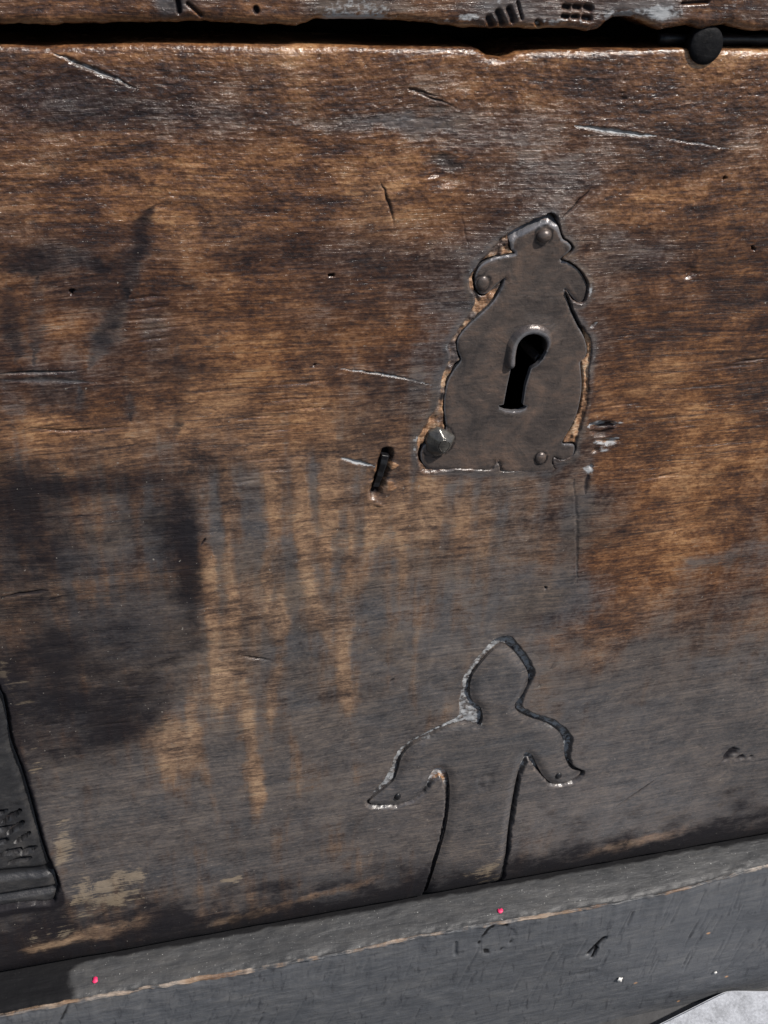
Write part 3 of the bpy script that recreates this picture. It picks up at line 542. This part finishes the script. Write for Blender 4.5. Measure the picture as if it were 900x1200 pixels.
# --- plinth: sloping ledge, worn arris, front face
SL = .22                                                             # drop of the ledge towards its edge
def edge_at(u, v):
    d = R @ np.array([(u - 450) / F, (v - 600) / F, 1.0])            # ray meets the ledge plane z = ZB + SL * y
    t = (ZB - .002 + SL * CAM[1] - CAM[2]) / (d[2] - SL * d[1]); return CAM + t * d
EDGE = np.array([edge_at(*p) for p in [(-40, 1195), (0, 1188), (100, 1168), (200, 1151), (300, 1134), (400, 1115), (500, 1094), (600, 1077), (700, 1060), (770, 1047), (810, 1037), (850, 1026), (900, 1013), (960, 998)]])
print('ledge', EDGE[[1, 6, 12]].round(4), 'ZB', ZB)
def plinth():
    x = np.concatenate([np.linspace(XL - .03, -.27, 10)[:-1], np.arange(-.27, .40, .0008), np.linspace(.40, XR + .03, 10)])
    ey = np.interp(x, EDGE[:, 0], EDGE[:, 1]) + .0007 * fbm(x, x * 0, .01, 1, 4, 101)
    n = len(x); t = np.linspace(0, 1, 80)
    rowsX, rowsY, rowsZ, top, dd = [], [], [], [], []
    y0 = .030
    for q in t:                                                       # ledge from behind the board to the arris
        y = y0 + (ey - y0) * q; rowsY.append(y); rowsZ.append(ZB - .002 + SL * y); top.append(np.ones(n)); dd.append((1 - q) * (y0 - ey))
    rw = .0022
    for k in range(1, 7):                                             # rounded arris
        a = math.radians(12 + 78 * k / 6); 
        rowsY.append(ey - rw * math.sin(a) * .8); rowsZ.append(ZB - .002 + SL * ey - rw * (1 - math.cos(a))); top.append(np.full(n, 1 - k / 6)); dd.append(np.zeros(n))
    zbase = rowsZ[-1].copy(); yb = rowsY[-1].copy(); ymean = np.interp(x, EDGE[:, 0], np.full(len(EDGE), EDGE[:9, 1].mean()))
    for q in np.linspace(0, 1, 190)[1:]:
        z = zbase * (1 - q); rowsY.append(yb + (EDGE[:9, 1].mean() - .004 - yb) * sst(0, .3, q)); rowsZ.append(z); top.append(np.zeros(n)); dd.append(zbase - z)
    X = np.repeat(x[None], len(rowsY), 0); Y = np.array(rowsY); Z = np.array(rowsZ); top = np.array(top); dd = np.array(dd)
    w = dd + (1 - top) * .5
    q = Y * top + (Z) * (1 - top)
    H = .0008 * fbm(X, q, .06, .03, 3, 102) + .0003 * fbm(X, q, .015, .006, 4, 103)
    edge = .46 * np.exp(-(dd / .0009) ** 2) + .08 * np.exp(-(dd / .004) ** 2) * (1 + fbm(X, q, .03, .01, 3, 104))
    edge *= np.clip(1.0 + .35 * fbm(x, x * 0, .05, 1, 3, 105), .6, 1.3)[None]
    H -= .0012 * np.exp(-(dd / .003) ** 2) * (.5 + fbm(X, q, .012, .012, 3, 106))
    dark = .12 + .2 * fbm(X, q, .05, .02, 4, 107); raw = np.zeros_like(X)
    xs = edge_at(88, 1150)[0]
    dark += .75 * (1 - sst(xs - .012, xs + .010, X + .002 * fbm(X, q, .01, .01, 3, 108))) * top            # ledge darker at its left end
    dark += 1.5 * top * (1 - sst(-.016, -.003, -Y + .0015 * fbm(X, q, .02, .01, 3, 110)))  # shade of the gap painted as a black band along the back
    def fp(u, v):                                                     # point of the face
        y = EDGE[:9, 1].mean() - .004; a = P(u, v, y); return a
    onface = (1 - top)
    # knot
    c = fp(583, 1102); kx = (X - c[0]); kz = (Z - c[1]); r = np.hypot(kx / .013, (kz - kx * .10) / .013)
    g = onface * np.exp(-((r - 1) / .16) ** 2); g = g * np.clip(.5 + 1.1 * fbm(X, q, .008, .008, 3, 111), 0, 1); dark += .9 * g; H -= .0016 * g + .0010 * onface * (1 - sst(.7, 1.05, r))
    g = onface * np.exp(-((r - .7) / .14) ** 2) * (kz > 0); dark += .3 * g
    for pts, wd, dp in [([(708, 1100), (700, 1108), (690, 1118)], .003, .004), ([(700, 1112), (694, 1122)], .002, .003), ([(680, 1142), (696, 1138)], .004, .001), ([(535, 1108), (534, 1120)], .002, .002), ([(742, 1070), (735, 1085)], .0016, .001), ([(880, 1110), (860, 1128), (845, 1145)], .003, .001), ([(900, 1096), (870, 1130)], .002, .0008)]:
        d, t_ = dline(np.array([fp(*p) for p in pts]), X, Z); g = onface * (1 - sst(.2, 1, d / wd)); H -= g * dp * .7; dark += g * (.8 if dp > .0025 else .3)
    for i in range(150):                                               # slanting tool marks on the face
        u = random.uniform(-20, 900); v = 1195 - u * .172 + random.uniform(12, 90); L = random.uniform(8, 30)
        a = fp(u, v); b = fp(u + L * .55, v - L)
        d, t_ = dline(np.array([a, b]), X, Z); g = onface * (1 - sst(.1, 1, d / random.uniform(.0008, .002))); H -= g * .0004; dark += g * random.uniform(.05, .25)
    for u, v in [(830, 1094), (795, 1173), (745, 1152), (852, 1145)]:
        a = fp(u, v); raw += onface * .7 * np.exp(-((X - a[0]) / .003) ** 2 - ((Z - a[1]) / .002) ** 2)
    Nz = top * .97; Ny = -(1 - top) - top * .2
    co = np.stack([X, Y + Ny * H, Z + Nz * H], -1).reshape(-1, 3)
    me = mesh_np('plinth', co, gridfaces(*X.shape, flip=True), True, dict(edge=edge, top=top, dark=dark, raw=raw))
    return link('plinth', me, PLINTH, chest)
plinth_o = plinth()

# --- carcase behind: sides, back, bottom (closed, so the gap and the keyhole look into the dark)
def box(name, a, b, mat, parent):
    bm = bmesh.new(); bmesh.ops.create_cube(bm, size=1)
    for v in bm.verts: v.co = Vector([(a[i] + b[i]) / 2 + v.co[i] * (b[i] - a[i]) for i in range(3)])
    bmesh.ops.bevel(bm, geom=bm.edges[:], offset=.003, segments=2, affect='EDGES')
    return bm_obj(name, bm, mat, parent, False)
zl = float(np.median(lidz[:, 1]))
for xa, xb in ((XL - .02, XL + .002), (XR - .002, XR + .02)): box('side_board', (xa, .004, .02), (xb, .43, zl + .03), INNER, chest)
box('back_board', (XL, .41, .02), (XR, .432, zl + .03), INNER, chest)
box('bottom_board', (XL, .050, .05), (XR, .408, .07), INNER, chest)

# --- flat iron pieces: relief plates cut to an outline
def plate(name, outline, holes, top, thick, mat, parent, relief=None, bev=.0006, bw=.0012, step=.0018, attrs=None):
    pts = [p for p in outline]; edges = [(i, (i + 1) % len(outline)) for i in range(len(outline))]
    for h in holes:
        o = len(pts); pts += [p for p in h]; edges += [(o + i, o + (i + 1) % len(h)) for i in range(len(h))]
    mn, mx = outline.min(0), outline.max(0)
    gx, gz = np.meshgrid(np.arange(mn[0], mx[0], step), np.arange(mn[1], mx[1], step)); q = np.stack([gx.ravel(), gz.ravel()], 1)
    q += rng.uniform(-.25, .25, q.shape) * step
    def dist(q):
        d = -sdpoly(outline, q)
        for h in holes: d = np.minimum(d, sdpoly(h, q))
        return d
    dq = dist(q); q = q[dq > step * .45]
    # a close ring just inside each border, to carry the rounded edge
    ring = []
    for poly in [outline] + holes:
        e = np.roll(poly, -1, 0) - np.roll(poly, 1, 0); nrm = np.stack([-e[:, 1], e[:, 0]], 1); nrm /= np.linalg.norm(nrm, axis=1)[:, None] + 1e-12
        for sgn in (1, -1):
            c = poly + sgn * nrm * bw * .45; ring.append(c[dist(c) > bw * .3])
    q = np.concatenate([q] + ring)
    vin = [Vector(p) for p in pts] + [Vector(p) for p in q]
    vo, eo, fo, _, _, _ = delaunay_2d_cdt(vin, edges, [], 0, 1e-7)
    v = np.array([(a.x, a.y) for a in vo]); f = np.array(fo)
    f = f[dist(v[f].mean(1)) > 1e-6]
    d = np.maximum(dist(v), 0); on = d < 1e-6
    h = top - bev * (1 - sst(0, bw, d))
    if relief is not None: h = h + relief(v[:, 0], v[:, 1], d)
    co = np.stack([v[:, 0], -h, v[:, 1]], 1)
    # orientation: front towards -y
    a, b, c = co[f[:, 0]], co[f[:, 1]], co[f[:, 2]]; ny = np.cross(b - a, c - a)[:, 1]
    f[ny > 0] = f[ny > 0][:, ::-1]
    ed = {}
    for tri in f:
        for i in range(3):
            k = (tri[i], tri[(i + 1) % 3]); ed[k] = 1
    bnd = [k for k in ed if (k[1], k[0]) not in ed]
    vid = sorted({i for k in bnd for i in k}); mp = {i: len(co) + j for j, i in enumerate(vid)}
    bk = co[vid].copy(); bk[:, 1] += thick
    side = []
    for i, j in bnd: side += [(j, i, mp[i]), (j, mp[i], mp[j])]
    co2 = np.concatenate([co, bk]); f2 = np.concatenate([f, np.array(side)])
    X_, Z_, D_ = co2[:, 0], co2[:, 2], np.concatenate([d, np.zeros(len(vid))])
    at = dict(edge=np.exp(-(D_ / .0010) ** 2) * .7, dark=np.zeros(len(co2)), raw=np.zeros(len(co2)))
    if attrs: attrs(at, X_, Z_, D_)
    at['dark'][len(co):] += .35
    me = mesh_np(name, co2, f2, True, at)
    try: me.set_sharp_from_angle(angle=math.radians(50))
    except Exception: pass
    return link(name, me, mat, parent)

# keyhole plate
HC = P(622, 407)
def esc_relief(x, z, d):
    h = .0004 * fbm(x, z, .03, .03, 3, 201) + .00018 * fbm(x, z, .007, .007, 3, 202)
    h += .0010 * sst(P(600, 330)[1], P(620, 255)[1], z)                # the head stands a little off the wood
    h += .0011 * np.exp(-((np.hypot(x - HC[0], z - HC[1]) - .0105) / .005) ** 2) * (z > P(600, 432)[1])
    for u, v, w in [((372, 1098), (366, 1066), .0016), ((402, 1100), (396, 1066), .0016)]: pass
    for p0, p1, w in [(E(612, 1052), E(650, 1066), .0010), (E(612, 1052), E(620, 1090), .0010), (E(366, 1100), E(372, 1062), .0012), (E(398, 1100), E(392, 1062), .0012), (E(420, 335), E(385, 372), .0018), (E(640, 255), E(665, 240), .001), (E(448, 225), E(470, 150), .0018)]:
        dl, _ = dline(PP([p0, p1]), x, z); h -= .0010 * (1 - sst(.2, 1, dl / w))
    dl, _ = dline(PP([E(425, 160), E(510, 108), E(592, 74), E(618, 92)]), x, z); h -= .0030 * (1 - sst(0, 1, dl / .0042)) ** 1.5
    h += .0006 * np.exp(-((x - P(*E(330, 340))[0]) / .006) ** 2 - ((z - P(*E(330, 340))[1]) / .008) ** 2)
    return h
def esc_attr(a, x, z, d):
    a['dark'] += .30 * sst(.0, .6, fbm(x, z, .02, .02, 4, 203))
    for u, v, r in ((636, 275, .0046), (633, 536, .0036), (512, 516, .0095), (565, 331, .0042)):
        c = P(u, v); a['dark'] += .8 * np.exp(-((np.hypot(x - c[0], z - c[1]) - r) / .0009) ** 2)
    a['edge'] += .5 * np.exp(-(d / .003) ** 2) * sst(P(600, 330)[1], P(620, 262)[1], z)
    dl, _ = dline(PP([E(425, 160), E(510, 108), E(592, 74), E(618, 92)]), x, z); a['edge'] += 1.2 * np.exp(-(dl / .0035) ** 2)  # head's rim and top bevel brightened as a painted highlight
    a['raw'] += .35 * np.exp(-(d / .0016) ** 2) * sst(P(600, 300)[1], P(620, 255)[1], z)
esc = plate('keyhole_escutcheon', PLATE, [HOLE], .0006, .0030, IRON, chest, esc_relief, .0006, .0009, .0014, esc_attr)
esc['label'] = 'brown iron keyhole plate with wavy scrolled outline'

def collar():
    # raised lip round the upper part of the keyhole
    arc = catmull(PP([(599.2, 431), (599.5, 423), (600, 415), (602, 404), (606, 396), (613, 390), (622, 387.3), (631, 389), (638, 394), (641, 402), (640, 411)]), 4, False)
    prof = [(.0048, -.0006), (.0039, .0006), (.0029, .0019), (.0017, .0027), (.0007, .0029), (-.0003, .0026), (-.0010, .0016), (-.0011, -.0060)]
    e = np.gradient(arc, axis=0); n = np.stack([-e[:, 1], e[:, 0]], 1); n /= np.linalg.norm(n, axis=1)[:, None]
    ctr = P(621, 407)
    if ((arc - ctr) * n).sum() < 0: n = -n
    k = np.linspace(0, 1, len(arc)); tp = np.clip(np.minimum(k / .06, (1 - k) / .22), .12, 1)
    co = np.array([[arc[i, 0] + n[i, 0] * a * (.4 + .6 * tp[i]), -(.0010 + (b * tp[i] if b > -.001 else b)), arc[i, 1] + n[i, 1] * a * (.4 + .6 * tp[i])] for i in range(len(arc)) for a, b in prof])
    f = gridfaces(len(arc), len(prof)); m = len(co)
    me = mesh_np('keyhole_collar', co, f, True, dict(edge=np.tile([0, .2, .35, .5, .9, .9, .3, 0], len(arc)), dark=np.tile([0, 0, 0, 0, 0, 0, .4, 1], len(arc)), raw=np.zeros(m)))  # collar rim paled as a painted glint
    bm = bmesh.new(); bm.from_mesh(me); bmesh.ops.recalc_face_normals(bm, faces=bm.faces); bm.to_mesh(me); bm.free()
    return link('keyhole_collar', me, IRON, esc)
collar()

def nail(name, u, v, rx_px, ry_px, height, base, mat, parent, facets=0, tip=(0, 0), rot=0):
    c = P(u, v); rx = rx_px * abs(P(u + 1, v)[0] - P(u, v)[0]); rz = ry_px * abs(P(u, v + 1)[1] - P(u, v)[1])
    seg = facets or 22; prof = [(1.0, -.3), (1.02, .05), (.94, .35), (.78, .66), (.52, .88), (.22, .99)] if not facets else [(.98, -.3), (1.05, .12), (.96, .38), (.52, .94), (.30, 1.0)]
    bm = bmesh.new(); rings = []
    for ri, (r, h) in enumerate(prof):
        ring = []
        for k in range(seg):
            a = 2 * math.pi * k / seg + rot; w = 1 + (.10 * math.sin(3 * a + 1) + .06 * math.sin(5 * a) if facets else .04 * math.sin(2 * a + u))
            hh = max(h, 0)
            ring.append(bm.verts.new((c[0] + rx * r * w * math.cos(a) + tip[0] * hh, -(base + height * h), c[1] + rz * r * w * math.sin(a) + tip[1] * hh)))
        rings.append(ring)
    for a, b in zip(rings, rings[1:]):
        for k in range(seg): bm.faces.new((a[k], a[(k + 1) % seg], b[(k + 1) % seg], b[k]))
    bm.faces.new(rings[-1])
    if facets: bmesh.ops.bevel(bm, geom=bm.edges[:], offset=.0009, segments=3, affect='EDGES', profile=.6)
    return bm_obj(name, bm, mat, parent, True)
nail('nail', 636, 275, 8.5, 8.5, .0030, .0014, IRON, esc)
nail('nail', 513, 516, 16, 16, .0060, .0004, BRIGHTIRON, esc, 9, (.0018, -.0004), .3)
nail('nail', 633, 536, 6.5, 6.5, .0018, .0006, IRON, esc)
nail('nail', 565, 331, 7, 8, .0014, .0008, IRON, esc)

# figure inlay
def fig_relief(x, z, d):
    h = .0007 * fbm(x, z, .05, .05, 3, 211) + .0002 * fbm(x, z, .010, .006, 3, 212)
    for u, v, r in [G(475, 525) + (.0042,), ]:
        c = P(u, v); q = np.hypot(x - c[0], (z - c[1]) * .75) / r; h += -.0009 * np.exp(-((q - 1) / .25) ** 2)
    return h - foot(z)
def fig_attr(a, x, z, d):
    a['raw'] += .30 * sst(.15, .6, fbm(x, z, .02, .03, 4, 213)) * sst(P(570, 880)[1], P(570, 960)[1], z) * 1.2
    for q, r in ((G(530, 195), .010), (G(480, 760), .02), (G(545, 400), .010), (G(510, 840), .02)):
        c = P(*q); a['raw'] += .36 * np.exp(-((x - c[0]) / r) ** 2 - ((z - c[1]) / (r * 1.3)) ** 2)
    a['dark'] += .9 * (1 - sst(ZB + .01, ZB + .06, z)) + .08 + .2 * fbm(x, z, .03, .03, 3, 214); n = len(x)  # painted shade of the board's foot carried over the figure
    a['film'] = 1.15 + .25 * fbm(x, z, .04, .03, 4, 215); a['wear_glint'] = (.42 * np.exp(-(d / .0022) ** 2)) * sst(-.3, .3, fbm(x, z, .012, .012, 3, 216)) * sst(P(500, 905)[1], P(500, 875)[1], z); a['cool'] = np.full(n, .7); a['streak'] = np.zeros(n); a['dust'] = a['raw'] * .7; a['raw'] = a['raw'] * .0; a['warmth'] = np.full(n, .5); a['pebble'] = np.zeros(n); a['pale'] = np.ones(n)  # light-catching upper edges painted pale
fig = plate('figure_inlay', FIGURE[FIGURE[:, 1] > -9], [], -.0003, .0040, WOOD, chest, fig_relief, .0016, .0042, .0024, fig_attr)
fig['label'] = 'grey robed figure silhouette with outstretched arms set into board'
nail('nail', *G(186, 574), 3.6, 3.6, .0014, -.0004, DARKIRON, fig); nail('nail', *G(716, 505), 3.6, 3.6, .0014, -.0004, DARKIRON, fig)

# carved strap end at the lower left
def strap_relief(x, z, d):
    h = .0008 * fbm(x, z, .02, .02, 3, 221) + .00012 * fbm(x, z, .006, .006, 3, 222)
    for p0, p1, w in [((5, 965), (23, 952), .0034), ((9, 979), (27, 965), .0034), ((19, 989), (34, 978), .0022), ((25, 1002), (41, 994), .0036), ((0, 1004), (23, 997), .0034), ((12, 1013), (34, 1007), .0034), ((-6, 976), (12, 970), .0030), ((-8, 991), (8, 986), .0030), ((-6, 957), (6, 952), .003)]:
        dl, t = dline(PP([p0, p1]), x, z); h -= .0045 * (1 - sst(.35, 1, dl / (.75 * w * (.25 + .75 * np.sin(np.pi * np.clip(t, .1, .9))))))
    for p0, p1, w, k in [((-30, 1030), (58, 1022), .006, .003), ((-30, 1058), (60, 1044), .004, .003)]:
        dl, _ = dline(PP([p0, p1]), x, z); h -= k * (1 - sst(.2, 1, dl / w))
    return h
def strap_attr(a, x, z, d):
    for p0, p1, w in [((5, 965), (23, 952), .003), ((9, 979), (27, 965), .003), ((19, 989), (34, 978), .002), ((25, 1002), (41, 994), .003), ((0, 1004), (23, 997), .003), ((12, 1013), (34, 1007), .003), ((-6, 976), (12, 970), .003), ((-8, 991), (8, 986), .003), ((-6, 957), (6, 952), .003), ((-30, 1030), (58, 1022), .006), ((-30, 1058), (60, 1044), .004)]:
        dl, _ = dline(PP([p0, p1]), x, z); a['dark'] += .9 * (1 - sst(.3, 1, dl / w))
    a['dark'] += .3 * (z < P(30, 1018)[1]); a['raw'] += .4 * np.exp(-((z - P(5, 900)[1]) / .03) ** 2) * sst(0, .4, fbm(x, z, .01, .01, 3, 223))
strap = plate('strap_end', STRAP, [], -.0012, .004, STRAPIRON, chest, strap_relief, .002, .004, .0011, strap_attr)
strap['label'] = 'dark strap end with rows of short chisel cuts'

# broken staple left in its slot
def staple():
    a, b = P(452, 533), P(442, 573); e = (b - a); L = np.linalg.norm(e); e /= L; n = np.array([-e[1], e[0]])
    bm = bmesh.new(); w = .0020; rows = []
    for k in range(9):
        t = k / 8; p = a + e * L * t; ww = w * (1 - .15 * t); y = -.0012 + .0035 * t ** 2 + .0004 * math.sin(k * 2.1)
        rows.append([bm.verts.new((p[0] + n[0] * s * ww, y + dy, p[1] + n[1] * s * ww)) for s, dy in ((-1, .005), (-1, .0003), (.55, 0), (1, .0006), (1, .005))])
    for p, q in zip(rows, rows[1:]):
        for i in range(4): bm.faces.new((p[i], p[i + 1], q[i + 1], q[i]))
    for r in (rows[0], rows[-1]): bm.faces.new(r)
    bmesh.ops.bevel(bm, geom=[e_ for e_ in bm.edges], offset=.0002, segments=1, affect='EDGES')
    return bm_obj('staple', bm, DARKIRON, chest, False)
staple()
# round stud at the top edge and the iron bar lying in the gap behind it
def stud():
    c = P(828, 53, -.001); r = .0082; bm = bmesh.new(); rings = []
    for rr, y in [(.55, .024), (.55, .006), (1, .006), (1.0, .0012), (.95, .0004), (.6, -.0001), (.2, -.0003)]:
        rings.append([bm.verts.new((c[0] + r * rr * math.cos(t) , y - .002, c[1] + r * rr * math.sin(t))) for t in np.linspace(0, 2 * np.pi, 28, endpoint=False)])
    for a, b in zip(rings, rings[1:]):
        for k in range(28): bm.faces.new((a[k], a[(k + 1) % 28], b[(k + 1) % 28], b[k]))
    bm.faces.new(rings[-1]); return bm_obj('lock_stud', bm, SOOTIRON, chest, True)
stud()
def bar():
    a = P(775, 46, .006); b = P(1050, 46, .006); bm = bmesh.new(); rows = []
    for k in range(30):
        t = k / 29; x = a[0] + (b[0] - a[0]) * t; z = a[1]; r = .0022 + .0003 * math.sin(k * 1.7)
        rows.append([bm.verts.new((x, .008 + r * math.cos(q), z + r * math.sin(q))) for q in np.linspace(0, 2 * np.pi, 12, endpoint=False)])
    for p, q in zip(rows, rows[1:]):
        for i in range(12): bm.faces.new((p[i], p[(i + 1) % 12], q[(i + 1) % 12], q[i]))
    bm.faces.new(rows[0]); bm.faces.new(rows[-1]); return bm_obj('lock_bar', bm, DARKIRON, chest, True)
bar()
# pin of the lock, deep in the keyhole
def pin():
    c = P(631, 420, .009); bm = bmesh.new(); rings = []
    for r, y in [(.0026, .03), (.0026, .0095), (.0022, .0085), (.0014, .0080), (.0012, .014)]:
        rings.append([bm.verts.new((c[0] + r * math.cos(t), y, c[1] + r * math.sin(t))) for t in np.linspace(0, 2 * np.pi, 16, endpoint=False)])
    for a, b in zip(rings, rings[1:]):
        for k in range(16): bm.faces.new((a[k], a[(k + 1) % 16], b[(k + 1) % 16], b[k]))
    return bm_obj('lock_pin', bm, IRON, esc, True)
pin()

# ------------------------------------------------------------------ ground, slab, flecks
g = 60.0
me = bpy.data.meshes.new('ground'); me.from_pydata([(-g, -g, 0), (g, -g, 0), (g, g, 0), (-g, g, 0)], [], [(0, 1, 2, 3)])
tag(link('ground', me, GROUND), kind='structure')
yf = EDGE[:9, 1].mean() - .004
zc = P(853, 1160, yf)[1]; SZ = zc + .007
print('plinth face y', yf, 'z under slab corner', zc)
def slab():
    o = catmull(np.array([PZ(u, v, SZ)[:2] for u, v in [(740, 1215), (772, 1199), (812, 1179), (838, 1166), (851, 1160.5), (862, 1159.3), (880, 1159.5), (920, 1160), (960, 1161)]]), 4, False)
    far = [o[-1] + np.array([.02, -.25]), o[0] + np.array([-.02, -.16])]
    out = [tuple(p) for p in o] + [tuple(p) for p in far]
    bm = bmesh.new(); t = [bm.verts.new((x, y, SZ)) for x, y in out]; f = bm.faces.new(t)
    r = bmesh.ops.extrude_face_region(bm, geom=[f])
    for v in r['geom']:
        if isinstance(v, bmesh.types.BMVert): v.co.z = .001
    bm.normal_update()
    bmesh.ops.bevel(bm, geom=[e for e in bm.edges if all(v.co.z > SZ - .001 for v in e.verts)], offset=.002, segments=2, affect='EDGES')
    o_ = bm_obj('stone_slab', bm, STONE, None, False); return tag(o_, 'pale grey stone slab lying in front of the chest plinth', 'slab')
slab()

def fleck(name, p, nrm, r, mat, label, group=None, seed=0):
    rr = random.Random(seed); bm = bmesh.new(); n = Vector(nrm).normalized(); a = n.orthogonal().normalized(); b = n.cross(a); p = Vector(p)
    pts = []
    for k in range(9):
        t = 2 * math.pi * k / 9; q = r * rr.uniform(.7, 1.2); pts.append(p + a * q * math.cos(t) + b * q * math.sin(t) + n * (.0006 + r * rr.uniform(.0, .5)))
    top = [bm.verts.new(q) for q in pts]; bot = [bm.verts.new(q - n * .0006) for q in pts]; c = bm.verts.new(p + n * r * .25); c2 = bm.verts.new(p - n * .0004)
    for k in range(9):
        j = (k + 1) % 9; bm.faces.new((c, top[k], top[j])); bm.faces.new((c2, bot[j], bot[k])); bm.faces.new((top[k], bot[k], bot[j], top[j]))
    return tag(bm_obj(name, bm, mat, None, True), label, 'confetti', group)
ln = (0, -SL, 1)
fleck('confetti_fleck', edge_at(586, 1068), ln, .0019, PINK, 'tiny pink paper fleck on plinth ledge below the figure inlay', None, 2)
fleck('confetti_fleck', edge_at(112, 1149), ln, .0019, PINK, 'tiny pink paper fleck on ledge below the pale worn patch', None, 5)
for u, v, r, lb in [(726, 1147, .0026, 'white paper fleck stuck to plinth face below the short crack'), (838, 1139, .0014, 'tiny white paper fleck on plinth face above the stone slab')]:
    q = P(u, v, yf - .0005); fleck('confetti_fleck', (q[0], yf - .0005, q[1]), (0, -1, 0), r, WHITE, lb, None, int(u))
